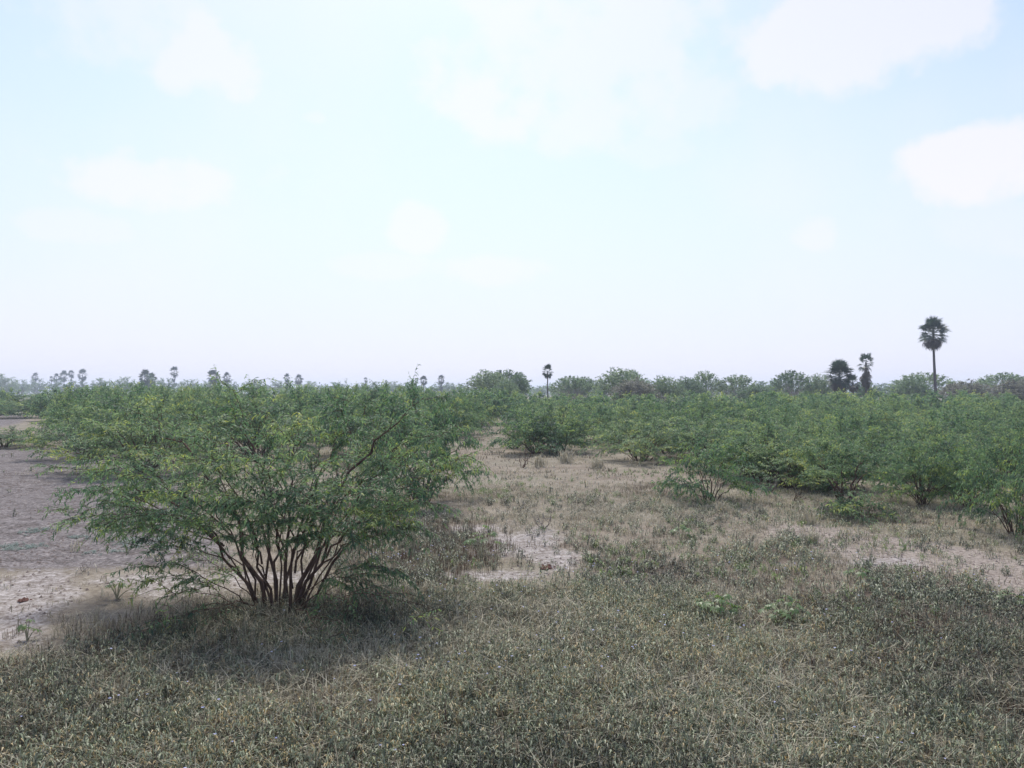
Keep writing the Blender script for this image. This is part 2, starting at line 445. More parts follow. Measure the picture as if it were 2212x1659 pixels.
def grow_stem(r, base, tip, r0, nb=8, ntw=6, lb=1.0, lt=.45, node=.05, pin=3, L=.085, Wd=.02, seg=2, sides=6,
              t0=.3, arch=.35, wood=None, leaves=None, flat=.6, bare=.04, tint0=0.0, zmin=.05):
    """one stem arching from base to tip with its branches (into wood) and leaves (into leaves)"""
    base = np.asarray(base, float); tip = np.asarray(tip, float)
    v = tip - base; Ls = np.linalg.norm(v)
    horiz = np.array([v[0], v[1], 0])
    ctrl = base + horiz * .38 + np.array([0, 0, max(v[2] * .62, 0) + arch * np.linalg.norm(horiz) * .5])
    n = 11
    P = bezier(base, ctrl, tip, n)
    jit = r.normal(0, Ls * .017, (n, 3)); jit[0] = 0; jit[-1] = 0
    P = P + jit
    rad = r0 * (1 - .86 * np.linspace(0, 1, n) ** .8)
    tube(wood, P, rad, sides, .5)
    T = norm(np.gradient(P, axis=0))
    nodesP, nodesD, nodesT = [], [], []
    def line(p, d, ln, droop, m):
        t = np.linspace(0, 1, m)[:, None]
        q = p + d * ln * t + np.array([0, 0, -1.0]) * droop * ln * t ** 2
        q[1:] += r.normal(0, ln * .022, (m - 1, 3))
        return q
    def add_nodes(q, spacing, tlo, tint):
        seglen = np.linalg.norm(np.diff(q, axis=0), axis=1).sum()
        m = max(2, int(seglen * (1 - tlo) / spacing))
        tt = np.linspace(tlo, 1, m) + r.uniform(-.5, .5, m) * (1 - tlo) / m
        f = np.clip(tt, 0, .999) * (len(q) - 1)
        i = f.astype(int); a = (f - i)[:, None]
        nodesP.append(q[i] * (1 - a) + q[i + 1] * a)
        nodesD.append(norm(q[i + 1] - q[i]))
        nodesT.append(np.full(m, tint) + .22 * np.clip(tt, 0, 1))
    for b in range(nb):
        t = t0 + (1 - t0) * (b + r.uniform(0, 1)) / nb
        f = min(t, .999) * (n - 1); i = int(f); a = f - i
        p = P[i] * (1 - a) + P[i + 1] * a
        tg = T[i]
        side = norm(np.cross(tg, np.array([0, 0, 1.0])) + r.normal(0, .25, 3)) * (1 if b % 2 else -1)
        d = norm(tg * r.uniform(.5, 1.1) + side * r.uniform(.5, 1.0) + np.array([0, 0, r.uniform(-.15, .5)]))
        ln = lb * r.uniform(.55, 1.1) * (1.15 - .55 * t)
        q = line(p, d, ln, r.uniform(.05, .35), 6)
        rb = max(rad[i] * .5, .0035)
        tube(wood, q, np.linspace(rb, .002, 6), max(3, sides - 2), .5)
        if r.uniform() < bare: continue
        tb = tint0 + r.normal(.30, .20)
        add_nodes(q, node * 1.1, .3, tb)
        dq = norm(np.gradient(q, axis=0))
        for w in range(ntw):
            t2 = .15 + .85 * (w + r.uniform(0, 1)) / ntw
            f2 = min(t2, .999) * 5; i2 = int(f2); a2 = f2 - i2
            p2 = q[i2] * (1 - a2) + q[i2 + 1] * a2
            s2 = norm(np.cross(dq[i2], np.array([0, 0, 1.0])) + r.normal(0, .3, 3)) * (1 if w % 2 else -1)
            d2 = norm(dq[i2] * r.uniform(.5, 1.1) + s2 * flat * r.uniform(.7, 1.3) + np.array([0, 0, r.uniform(-.25, .35)]))
            q2 = line(p2, d2, lt * r.uniform(.5, 1.2), r.uniform(.1, .5), 4)
            tube(wood, q2, np.linspace(.0035, .0015, 4), 3, .5)
            add_nodes(q2, node, .08, tb + r.normal(0, .1))
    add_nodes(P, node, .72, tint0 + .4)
    NP = np.concatenate(nodesP); ND = np.concatenate(nodesD); NT = np.concatenate(nodesT)
    NP = np.repeat(NP, pin, 0); ND = np.repeat(ND, pin, 0); NT = np.repeat(NT, pin)
    m = len(NP)
    s = norm(np.cross(ND, np.array([0, 0, 1.0])) + r.normal(0, .35, (m, 3)))
    s *= np.where(r.uniform(size=(m, 1)) < .5, 1, -1)
    D = ND * r.uniform(-.1, .9, (m, 1)) + s * r.uniform(.4, 1.1, (m, 1)) + np.stack([np.zeros(m), np.zeros(m), r.uniform(-.55, .25, m)], 1)
    keep = NP[:, 2] > zmin
    NP, D, NT = NP[keep], D[keep], NT[keep]; m = len(NP)
    if m:
        V, F, tt = leaf_strips(r, NP + r.normal(0, .008, (m, 3)), D, L * r.uniform(.55, 1.25, m), Wd * r.uniform(.7, 1.2, m),
                               np.clip(NT + r.normal(0, .18, m), 0, 1), seg, r.uniform(.1, .9))
        leaves.add(V, F, tt)

def dome_tips(r, n, R, H, lo=.28, flatness=.6, lean=(0, 0), ball=False):
    tips = []
    for i in range(n):
        a = i * 2.39996 + r.uniform(-.4, .4)
        q = math.sqrt((i + .5) / n)
        rr = R * q * r.uniform(.82, 1.05)
        z = H * (1 - (1 - lo) * q ** (2.2 / flatness * .6)) * r.uniform(.88, 1.04)
        if ball: rr = R * q * r.uniform(.93, 1.04); z = H * (lo + (1 - lo) * math.sqrt(max(0, 1 - (q * .98) ** 2))) * r.uniform(.93, 1.03)
        tips.append((rr * math.cos(a) + lean[0] * z, rr * math.sin(a) + lean[1] * z, max(z, .15)))
    return tips

# ---- the large bush in front: every stem a part with its own spray of leaves
def build_hero():
    r = np.random.default_rng(101)
    bx, by = ground_at(606, 1312)
    bz = float(gz(bx, by))
    root = empty('thorn_bush', (bx, by, bz))
    tag(root, 'largest nearest feathery green thorn bush with many dark stems fanning from the ground', 'bush')
    T = [(118, 1105, .3, .016), (135, 1015, .8, .020), (185, 962, 1.1, .022), (300, 900, 1.2, .028), (175, 1112, -.7, .016), (290, 1180, -1.1, .014),
         (300, 1240, -1.1, .012), (330, 1290, -1.3, .011), (215, 1130, .6, .014), (400, 1200, .9, .012), (285, 1368, -1.75, .010), (230, 1050, 1.2, .02), (160, 1060, -.2, .018), (250, 1010, -.6, .02), (340, 960, -.3, .024),
         (420, 868, .5, .030), (500, 842, 1.2, .030), (560, 856, -.2, .030), (620, 912, -1.0, .022), (640, 872, .8, .028), (700, 885, 1.6, .026),
         (760, 856, .6, .034), (820, 872, 1.2, .028), (450, 930, -1.0, .024), (905, 858, .5, .032), (960, 868, 1.2, .026), (930, 930, .2, .024),
         (985, 965, .5, .022), (905, 1010, -.8, .020), (885, 1080, -.5, .018), (865, 1150, -.7, .014), (800, 1230, -.8, .012), (905, 1325, -1.75, .010),
         (720, 1385, -1.75, .010), (630, 1385, -1.75, .009), (530, 1345, -1.75, .009), (560, 1000, -1.3, .020), (700, 1000, -1.4, .022), (450, 1085, -1.4, .016),
         (800, 1050, -1.2, .018), (600, 1120, -1.5, .012), (390, 1130, -1.3, .014), (760, 1140, -1.3, .012), (860, 1360, -1.75, .009), (380, 1010, 1.4, .02),
         (850, 960, 1.5, .02), (600, 950, 1.5, .022), (480, 1160, -1.2, .012), (690, 1110, -1.5, .014), (540, 1080, -1.6, .014), (420, 1000, -1.2, .018), (250, 1110, -.9, .014), (840, 1110, -1.0, .014)]
    SPRAY = {(500, 842), (905, 858), (300, 900), (760, 856)}
    T = [e for e in T if e[:2] not in ((630, 1385), (530, 1345), (860, 1360))]
    T.sort(key=lambda e: -e[3]); mains = []
    for (px, py, dd, r0) in T:
        dense = r.uniform(.7, 1.25)
        py = py + (0 if (px, py) in SPRAY else (52 if py < 900 else (25 if py < 980 else 0))); px = 606 + (px - 606) * (.95 if px < 606 else 1.04)
        tip = point_at(px, py, by + dd * 1.0) - np.array([bx, by, bz])
        tip[2] = max(tip[2], .10)
        h = np.array([tip[0], tip[1], 0]); hn = np.linalg.norm(h) + 1e-6
        base = h / hn * r.uniform(.05, .34) * np.array([1.15, .8, 0]) + np.array([0, 0, -.04])
        if len(mains) >= 22 and tip[2] > .75:
            u = norm(tip)
            m0, m1, m2 = max(mains, key=lambda e: float(np.dot(norm(e[2]), u)))
            t = r.uniform(.12, .4)
            base = (1 - t) ** 2 * m0 + 2 * t * (1 - t) * m1 + t * t * m2
        elif tip[2] > .75:
            v = tip - base
            mains.append((base, base + np.array([v[0], v[1], 0]) * .38 + np.array([0, 0, v[2] * .62 + .55 * .5 * np.hypot(v[0], v[1])]), tip))
            r0 *= r.choice([.6, .75, .95, 1.25])
        wood, leaves = Acc(), Acc()
        ln = np.linalg.norm(tip - base)
        low = tip[2] < .6
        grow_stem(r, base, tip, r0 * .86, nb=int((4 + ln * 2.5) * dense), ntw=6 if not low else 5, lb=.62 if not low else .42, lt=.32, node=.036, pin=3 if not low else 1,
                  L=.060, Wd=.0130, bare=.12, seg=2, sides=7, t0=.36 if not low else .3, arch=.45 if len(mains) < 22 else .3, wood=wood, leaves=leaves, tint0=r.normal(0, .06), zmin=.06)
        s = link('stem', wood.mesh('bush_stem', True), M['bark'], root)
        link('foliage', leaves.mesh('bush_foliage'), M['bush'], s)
    return root
build_hero()

# ---- shrubs of the thicket: a few kinds, then copies
def make_bush(seed, nst, R=2.3, H=2.4, lod=0, lean=(0, 0), lo=.28, r0=.026, mat='bush', nb=7, ntw=6, t0=.35, L=None, flat=.6, lb=.9, arch=.5, zmin=.05, bark='bark', pin=3):
    r = np.random.default_rng(seed)
    wood, leaves = Acc(), Acc()
    node, LL, Wd, seg, sides = [(.065, .10, .026, 2, 6), (.095, .14, .042, 1, 5), (.16, .24, .085, 1, 4)][lod]
    if L: LL = L
    for tip in dome_tips(r, nst, R, H, lo, lean=lean):
        tip = np.array(tip)
        h = np.array([tip[0], tip[1], 0]); hn = np.linalg.norm(h) + 1e-6
        base = h / hn * r.uniform(.03, .22) + np.array([0, 0, -.05])
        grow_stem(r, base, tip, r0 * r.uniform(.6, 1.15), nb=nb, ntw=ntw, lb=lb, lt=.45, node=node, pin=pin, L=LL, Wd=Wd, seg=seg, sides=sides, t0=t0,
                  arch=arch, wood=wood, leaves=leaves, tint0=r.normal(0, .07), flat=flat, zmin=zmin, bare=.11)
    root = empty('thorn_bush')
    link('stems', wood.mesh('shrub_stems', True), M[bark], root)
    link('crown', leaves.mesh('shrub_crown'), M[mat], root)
    root['R'] = R; root['H'] = H
    return root
protos0 = [make_bush(201, 20, lean=(0, 0), lo=.2, t0=.34), make_bush(202, 21, R=2.5, lean=(-.2, .1), lo=.16, t0=.34), make_bush(203, 19, R=2.2, lean=(.25, 0), lo=.24, t0=.34)]
protos1 = [make_bush(211 + i, 17 + i, lod=1, R=2.3 + .1 * i, lean=(.12 * (i - 1), 0), lo=.15, t0=.3) for i in range(4)]
protos2 = [make_bush(221 + i, 14, lod=2, nb=6, ntw=5) for i in range(3)]
sparse = make_bush(231, 12, R=1.5, H=1.6, lod=0, nb=6, ntw=5, r0=.020, lo=.18, t0=.4)
treelike = make_bush(232, 7, R=2.2, H=2.4, lod=0, nb=11, ntw=7, r0=.055, lo=.6, t0=.5)
low_bush = make_bush(233, 12, R=1.0, H=.6, lod=0, nb=4, ntw=3, r0=.010, lo=.3, lb=.4, arch=.2)
used = set()
def put(proto, x, y, wx, h, rz, label, group=None, cat='bush', wy=None):
    """place a bush of width wx and height h; the first use moves the built one, later uses copy it"""
    R, H = proto['R'], proto['H']
    if proto.name in used: o = copy_tree(proto)
    else: o = proto; used.add(proto.name)
    o.location = (x, y, float(gz(x, y)) - .01)
    s = wx / (2 * R * 1.12)
    o.scale = (s, (wy or wx) / (2 * R * 1.12), h / (H * 1.03))
    o.rotation_euler = (0, 0, rz)
    tag(o, label, cat, group)
    return o
def put_px(proto, bx, by, x0, x1, top, rz, label, group=None):
    x, d = ground_at(bx, by)
    wx = (x1 - x0) / F2 * d
    h = CAMH + (HZ - top) / F2 * d
    return put(proto, x, d, wx, h, rz, label, group)
G1 = 'thorn bushes at the edge of the clearing'
put_px(protos0[0], 318, 1018, 60, 560, 862, .4, 'wide green bush behind the big front bush, overhanging bare soil on the left', G1)
put_px(protos0[1], 912, 1086, 700, 1085, 842, 1.2, 'bush touching the right side of the big front bush, shading the ground', G1)
put_px(protos0[2], 1212, 976, 1100, 1335, 868, 2.2, 'bush right of the open grassy gap, with straw grass at its foot', G1)
put_px(protos0[1], 1382, 996, 1260, 1560, 898, 3.3, 'bush with dark stems leaning left, between the gap and the sparse shrub', G1)
put_px(protos0[0], 1520, 992, 1390, 1680, 905, 4.4, 'dense bush just behind the sparse shrub in the clearing', G1)
put_px(sparse, 1532, 1086, 1420, 1655, 952, .9, 'small sparse shrub with open spreading stems standing alone in the clearing', G1)
put_px(treelike, 1822, 1098, 1680, 1985, 945, 2.0, 'bush with two bare trunks above a low dark bush, at the thicket edge', G1)
put_px(protos0[2], 1700, 1056, 1540, 1850, 935, 5.2, 'bush left of the two-trunked bush, with dry twigs in front', G1)
put_px(protos0[0], 1990, 1090, 1875, 2115, 945, 1.0, 'bush right of the two-trunked bush, shading reddish litter', G1)
put_px(protos0[1], 2192, 1150, 2030, 2365, 915, 2.9, 'nearest bush at the right edge with dark leaning trunks and hanging spray', G1)
put_px(low_bush, 1845, 1122, 1752, 1935, 1072, 0.3, 'low dark green bush on the ground below the two-trunked bush', G1)
put_px(protos0[2], 2090, 1092, 1970, 2210, 945, 4.0, 'bush between the litter-shading bush and the right edge bush', G1)
put_px(protos0[1], 560, 985, 380, 820, 842, 0.2, 'tall bush rising directly behind the top of the big front bush', G1)
put_px(protos0[0], 10, 966, -130, 110, 925, 0.2, 'leafy low bush at the left edge where the bare soil begins', G1)
put_px(protos0[1], 190, 988, 70, 365, 868, 2.4, 'feathery bush left of the big bush, between it and the left edge bush', G1)
put_px(protos0[2], 290, 962, 110, 470, 850, 3.4, 'taller bush filling the space behind the bush over the bare soil', G1)
put_px(protos0[0], 190, 938, 70, 330, 856, 5.0, 'bush in the row behind the left edge bush', G1)
put_px(protos1[0], 20, 894, -120, 140, 846, 1.0, 'bush at the left edge beyond the small bare strip', G1)
put_px(protos1[1], 95, 902, -20, 220, 850, 2.0, 'bush just right of the small bare strip at the left edge', G1)
put_px(protos1[2], -70, 905, -220, 70, 852, 3.0, 'bush cut by the left edge above the small bare strip', G1)
put_px(protos0[2], 780, 990, 600, 960, 836, 5.9, 'tall bush behind the right half of the big front bush', G1)

# ---- the rest of the thicket
r = np.random.default_rng(55)
placed = []
def clear(x, y, dmin):
    return all((x - a) ** 2 + (y - b) ** 2 > dmin ** 2 for a, b in placed)
def open_ground(px, py):
    if py > 1125: return True
    if px < 1090 and py > 985 - 0: return True
    if px < 150 and py > 955: return True
    if 1010 < px < 1130 and py > 928: return True
    if 1130 <= px < 1620 and py > 985: return True
    if 1620 <= px and py > 1065: return True
    if 900 < px < 1130 and py > 955: return True
    if px < 70 and py > 903: return True
    return False
n_try = 0
near_rows = {}
while n_try < 6000:
    n_try += 1
    d = 19 + 81 * r.uniform() ** 1.9
    px = r.uniform(-230, 2440)
    py = HZ + CAMH * F2 / d
    x = (px - W2 / 2) / F2 * d
    if open_ground(px, py) or not clear(x, d, 1.2 + d * .016): continue
    if len(placed) >= 285: break
    placed.append((x, d))
    side = 'r' if px > 1100 else 'l'
    h = 1.5 + .021 * min(d - 19, 46) + r.uniform(-.3, .36)
    if side == 'l': h = min(2.45 + .022 * (d - 19), 3.05) + r.uniform(-.22, .22) - .25 * sstep(800, 1000, px)
    w = r.uniform(3.5, 5.0)
    if d < 30: pr = protos0[r.integers(3)]
    elif d < 58: pr = protos1[r.integers(4)]
    else: pr = protos2[r.integers(3)]
    zone = 'near' if d < 31 else ('mid' if d < 55 else 'far')
    bins = [(150, 'at the far left beyond the bare soil'), (500, 'left of the big front bush'), (800, 'right behind the big front bush'), (1100, 'left of the open gap'),
            (1400, 'right of the open gap'), (1680, 'behind the sparse shrub'), (1930, 'below the two short palms'), (2120, 'below the tallest palm'), (9999, 'towards the right edge')]
    where = [b[1] for b in bins if px < b[0]][0]
    lab = {'near': 'feathery green thicket bush in near rows, ', 'mid': 'green thicket bush in middle rows, ', 'far': 'hazy thicket bush in last rows, '}[zone] + where
    lab = (lab, 'thicket bushes ' + where + ', ' + zone + ' rows')
    ob = put(pr, x, d, w, h, r.uniform(0, 6.28), lab[0], lab[1], wy=w * r.uniform(.85, 1.15))
    if zone == 'near': near_rows.setdefault(where, []).append((px, ob))

ORD = ['leftmost', 'second from left', 'third from left', 'fourth from left', 'fifth from left', 'sixth from left', 'seventh from left', 'eighth from left', 'ninth from left']
for where, lst in near_rows.items():
    lst.sort(key=lambda e: e[0])
    for k, (px, ob) in enumerate(lst[:9]):
        ob['label'] = (ORD[k] + ' of the near-row bushes ' + where) if len(lst) > 1 else ('only near-row thicket bush ' + where)
# ------------------------------------------------------------------ round trees on the skyline
def make_round_tree(seed, R, H, kind):
    r = np.random.default_rng(seed)
    wood, leaves = Acc(), Acc()
    nst = {'green': 75, 'pale': 95, 'brown': 70}[kind]
    mat = {'green': 'dome', 'pale': 'dome', 'brown': 'dry_crown'}[kind]
    nb, ntw, t0 = {'green': (5, 4, .5), 'pale': (4, 1, .80), 'brown': (6, 4, .4)}[kind]
    for tip in dome_tips(r, nst, R, H, .36, ball=True):
        tip = np.array(tip); h = np.array([tip[0], tip[1], 0]); hn = np.linalg.norm(h) + 1e-6
        grow_stem(r, h / hn * r.uniform(.05, .5) - np.array([0, 0, .1]), tip, .035 * r.uniform(.7, 1.2), nb=nb, ntw=ntw, lb=.75 if kind != 'pale' else .35,
                  lt=.4 if kind != 'pale' else .25, node=.11 if kind != 'pale' else .10, pin=2, L=.19 if kind != 'pale' else .19, Wd=.11, seg=1, sides=4, t0=t0, arch=.25, wood=wood, leaves=leaves,
                  tint0=r.normal(.05, .1), zmin=.5)
    root = empty('round_tree')
    link('trunk', wood.mesh('round_tree_wood', True), M['twig'], root)
    link('crown', leaves.mesh('round_tree_crown'), M[mat], root)
    root['R'] = R; root['H'] = H
    return root
rt = {'green': make_round_tree(301, 3.4, 5.0, 'green'), 'pale': make_round_tree(302, 3.0, 5.0, 'pale'), 'brown': make_round_tree(303, 3.2, 4.2, 'brown')}
SKY = [  # left, right, top, distance, kind, label
    (1000, 1110, 800, 104, 'green', 'dark rounded tree, leftmost of the round trees right of centre'),
    (1040, 1150, 797, 112, 'pale', 'speckled domed tree behind the bright green mound, left of the slim palm'),
    (1055, 1130, 822, 92, 'green', 'bright green rounded mound-like tree in front of the speckled dome'),
    (1095, 1145, 806, 108, 'green', 'rounded tree sloping down towards the slim central palm'),
    (1185, 1280, 810, 118, 'pale', 'pale open tree with bare upright branches just right of the slim palm'),
    (1225, 1300, 812, 122, 'pale', 'pale twiggy tree between the bare-branched tree and the green dome'),
    (1280, 1400, 795, 108, 'green', 'tall green domed tree right of the pale twiggy trees'),
    (1320, 1420, 818, 98, 'brown', 'grey-brown thin-leaved tree in front of the tall green dome'),
    (1335, 1395, 797, 118, 'pale', 'small speckled crown peeping over the tall green dome'),
    (1390, 1480, 812, 106, 'green', 'flat green tree between the grey-brown tree and the upright pale crown'),
    (1440, 1530, 814, 112, 'green', 'second flat green tree beside the upright pale crown'),
    (1488, 1558, 800, 116, 'pale', 'upright pale crown taller than the flat green trees'),
    (1545, 1640, 808, 116, 'pale', 'broad pale dome with sky showing through, left of the low trees'),
    (1580, 1680, 832, 100, 'green', 'low green tree below the broad pale dome'),
    (1662, 1755, 798, 110, 'pale', 'speckled pale dome left of the two short palms'),
    (1735, 1800, 808, 112, 'green', 'small green tree touching the shaggy short palm'),
    (1840, 1900, 822, 104, 'green', 'low tree at the foot of the short palm with a dead skirt'),
    (1925, 2060, 803, 125, 'pale', 'domed tree directly behind the trunk of the tallest palm'),
    (1935, 2010, 815, 108, 'green', 'green tree just left of the trunk of the tallest palm'),
    (2030, 2140, 822, 112, 'brown', 'low grey-brown tree right of the tallest palm'),
    (2110, 2230, 803, 120, 'pale', 'pale twiggy tree near the right edge on the skyline'),
    (2150, 2290, 815, 104, 'brown', 'grey hazy tree cut by the right edge')]
r = np.random.default_rng(77)
usedt = set()
def put_tree(proto, x, d, w, h, rz, label, group, name=None):
    if proto.name in usedt: o = copy_tree(proto)
    else: o = proto; usedt.add(proto.name)
    R, H = proto['R'], proto['H']
    o.location = (x, d, float(gz(x, d)))
    s = w / (2 * R * 1.1)
    o.scale = (s, s, h / (H * 1.03))
    o.rotation_euler = (0, 0, rz)
    tag(o, label, 'tree', group)
    return o
for (x0, x1, top, d, kind, lab) in SKY:
    put_tree(rt[kind], ((x0 + x1) / 2 - W2 / 2) / F2 * d, d, (x1 - x0) / F2 * d * 1.22, CAMH + (HZ - top) / F2 * d, r.uniform(0, 6.28), lab, 'round trees on the skyline')
# far belt on the left, fading into haze
FAR = [(-30, 42, 806, 330), (20, 70, 818, 360), (60, 105, 816, 400), (95, 145, 818, 380), (140, 200, 820, 330), (190, 250, 815, 300), (240, 300, 812, 290),
       (295, 345, 806, 260), (335, 385, 815, 300), (380, 440, 818, 340), (430, 480, 815, 330), (470, 520, 818, 340), (520, 580, 818, 330), (570, 640, 821, 360),
       (630, 700, 822, 380), (690, 760, 824, 400), (750, 830, 826, 420), (815, 880, 822, 360), (860, 930, 824, 330), (920, 985, 824, 320), (960, 1020, 826, 300),
       (1140, 1200, 832, 360), (1110, 1160, 836, 420)]
rtf = {'green': make_bush(331, 13, R=3.4, H=5.0, lod=2, nb=8, ntw=5, r0=.07, lb=1.6, mat='dome', zmin=.4, L=.42, lo=.4)}
rtf['green'].name = 'distant_tree'
for i, (x0, x1, top, d) in enumerate(FAR):
    o = put_tree(rtf['green'], ((x0 + x1) / 2 - W2 / 2) / F2 * d, d, (x1 - x0) / F2 * d * 1.15, CAMH + (HZ - top) / F2 * d, r.uniform(0, 6.28),
                 'small blue-hazed tree in the distant tree line behind the left thicket' if x1 < 1100 else 'small blue-hazed tree in the distant gap beside the slim palm',
                 'distant tree line on the left' if x1 < 1100 else 'distant trees in the gap')
BACK = [(1195, 1240, 824, 190), (1200, 1290, 820, 180), (1270, 1350, 816, 185), (1375, 1465, 818, 175), (1450, 1530, 822, 180), (1520, 1600, 819, 190), (1590, 1690, 822, 185),
        (1640, 1740, 815, 180), (1745, 1830, 822, 175), (1870, 1950, 826, 185), (1900, 1985, 820, 190), (2030, 2120, 822, 180), (2080, 2180, 816, 190), (2170, 2260, 814, 185)]
for i, (x0, x1, top, d) in enumerate(BACK):
    put_tree(rtf['green'], ((x0 + x1) / 2 - W2 / 2) / F2 * d, d, (x1 - x0) / F2 * d * 1.2, CAMH + (HZ - top) / F2 * d, r.uniform(0, 6.28),
             'blue-grey tree in the hazy row behind the round skyline trees', 'hazy tree row behind the round trees')
# a far wood that closes the plain
acc = Acc()
r = np.random.default_rng(91)
for i in range(280):
    a = math.radians(r.uniform(-46, 46)); d = r.uniform(480, 760)
    c = np.array([math.sin(a) * d, math.cos(a) * d, 0]); w = r.uniform(4, 8); h = r.uniform(4.5, 8.5)
    n = 110
    u = norm(r.normal(0, 1, (n, 3))); u[:, 2] = np.abs(u[:, 2])
    P = c + u * np.array([w, w, h]) * r.uniform(.75, 1.0, (n, 1))
    V, F, t = leaf_strips(r, P, r.normal(0, 1, (n, 3)) + u * .5, r.uniform(.9, 2.2, n), r.uniform(.6, 1.3, n), np.clip(r.normal(.4, .2, n), 0, 1), 1, .2)
    acc.add(V, F, t)
o = link('distant_wood', acc.mesh('distant_wood'), M['dome'])
tag(o, 'far dark belt of woodland closing the plain along the horizon', 'wood', kind='stuff')

# ------------------------------------------------------------------ palmyra palms
def fan_leaf_mesh(r, R=1.0, nseg=22, dead=False):
    acc = Acc()
    pet = np.array([[0, 0, 0], [.45, 0, .05], [.88, 0, .05]]) * R
    tube(acc, pet, [.03, .022, .02], 4, .9)
    c = pet[-1]
    for i in range(nseg):
        a = math.radians(-140 + 280 * i / (nseg - 1)) + r.normal(0, .03)
        d = np.array([math.cos(a), math.sin(a), .22 * abs(math.sin(a)) + r.normal(0, .06)])
        s = np.array([-math.sin(a), math.cos(a), 0.0])
        ln = R * .72 * r.uniform(.85, 1.08) * (1 - .15 * abs(a) / 2.44)
        w = .048 * R
        m = c + d * ln * .55
        e = c + d * ln + np.array([0, 0, -.22 * ln if not dead else -.4 * ln])
        acc.add([c, m + s * w, e, m - s * w], [[0, 1, 2, 3]], np.clip(r.normal(.45, .18), 0, 1))
    return acc.mesh('fan_leaf')
rp = np.random.default_rng(401)
leaf_green = [fan_leaf_mesh(rp) for _ in range(3)]
leaf_dead = [fan_leaf_mesh(rp, dead=True) for _ in range(2)]
for me in leaf_green: me.materials.append(M['palm'])
for me in leaf_dead: me.materials.append(M['palm_dead'])
from mathutils import Matrix
def leaf_matrix(c, az_, el_, roll, s):
    m = Matrix.Translation(c) @ Matrix.Rotation(az_, 4, 'Z') @ Matrix.Rotation(-el_, 4, 'Y') @ Matrix.Rotation(roll, 4, 'X') @ Matrix.Scale(s, 4)
    return m
def palm(x, d, top, crown_w, crown_h, label, nleaf=44, lean=0.0, dead=8, parts=True, skirt=0, trunk_r=.19, group='palmyra palms on the skyline', hollow=True):
    """top: height of the crown's top; crown_w/h in metres"""
    root = empty('palmyra_palm', (x, d, float(gz(x, d))))
    tag(root, label, 'palm tree', group)
    r = np.random.default_rng(int(abs(x * 91 + d * 7)))
    hc = top - crown_h * .48
    wood = Acc()
    t = np.linspace(0, 1, 14)
    P = np.stack([lean * (t - 1) ** 2 * -1 + lean, .02 * np.sin(t * 9), t * hc - .1], 1); P[:, 0] -= lean
    rad = trunk_r * (1.0 - .35 * t + .45 * np.exp(-t * 14)) * (1 + .05 * np.sin(t * 70))
    tube(wood, P, rad, 8, .5)
    link('trunk', wood.mesh('palm_trunk', True), M['palm_bark'], root)
    tipx = P[-1, 0]
    mats = []
    for i in range(nleaf):
        f = (i + .5) / nleaf
        el_ = math.radians(82 - 152 * f) + r.normal(0, .1)
        a = i * 2.39996 + r.normal(0, .2)
        s = crown_w / 2 / 1.55 * r.uniform(.85, 1.08)
        zo = -f * crown_h * .2
        mats.append((leaf_matrix((tipx, 0, hc + zo), a, el_, r.normal(0, .4), s), i >= nleaf - dead))
    for k in range(skirt):
        f = k / max(skirt, 1)
        mats.append((leaf_matrix((tipx, 0, hc - crown_h * .35 - f * crown_h * .75), k * 2.4, -1.15 + r.normal(0, .15), r.normal(0, .3), crown_w / 2 / 1.7 * r.uniform(.8, 1.15)), True))
    if parts:
        for m, dd in mats:
            o = link('dead_leaf' if dd else 'leaf', (leaf_dead if dd else leaf_green)[r.integers(2)], None, root)
            o.matrix_local = m
    else:
        acc = Acc()
        for m, dd in mats:
            me = leaf_green[r.integers(3)]
            V = np.empty(len(me.vertices) * 3, np.float32); me.vertices.foreach_get('co', V)
            V = V.reshape(-1, 3)[12:]
            mm = np.array(m)
            V = V @ mm[:3, :3].T + mm[:3, 3]
            nq = len(V) // 4
            acc.add(V, np.arange(nq)[:, None] * 4 + np.arange(4), np.repeat(np.clip(r.normal(.4, .2, nq), 0, 1), 4))
        link('crown', acc.mesh('palm_crown'), M['palm'], root)
    return root
def palm_px(px, top, w, hpx, d, label, **kw):
    x = (px - W2 / 2) / F2 * d
    return palm(x, d, CAMH + (HZ - top) / F2 * d, w / F2 * d, hpx / F2 * d, label, **kw)
palm_px(2017, 677, 66, 74, 100, 'tallest palm, a full round crown on a slender trunk at the right', nleaf=52, dead=12, lean=-.45, group=None, trunk_r=.2)
palm_px(1813, 773, 70, 72, 97, 'short shaggy palm with a wide crown close above the thicket', nleaf=58, dead=12, group=None)
palm_px(1871, 762, 44, 40, 97, 'thin short palm with a small tuft above a brown dead skirt', nleaf=16, dead=1, skirt=22, group=None, trunk_r=.16)
palm_px(1842, 808, 40, 34, 99, 'low young palm between the shaggy palm and the skirted palm', nleaf=26, dead=6, group=None)
palm_px(1183, 782, 29, 36, 108, 'lone slim palm just right of centre, beside the pale bare-branched tree', nleaf=36, dead=0, parts=False, group=None, trunk_r=.11)
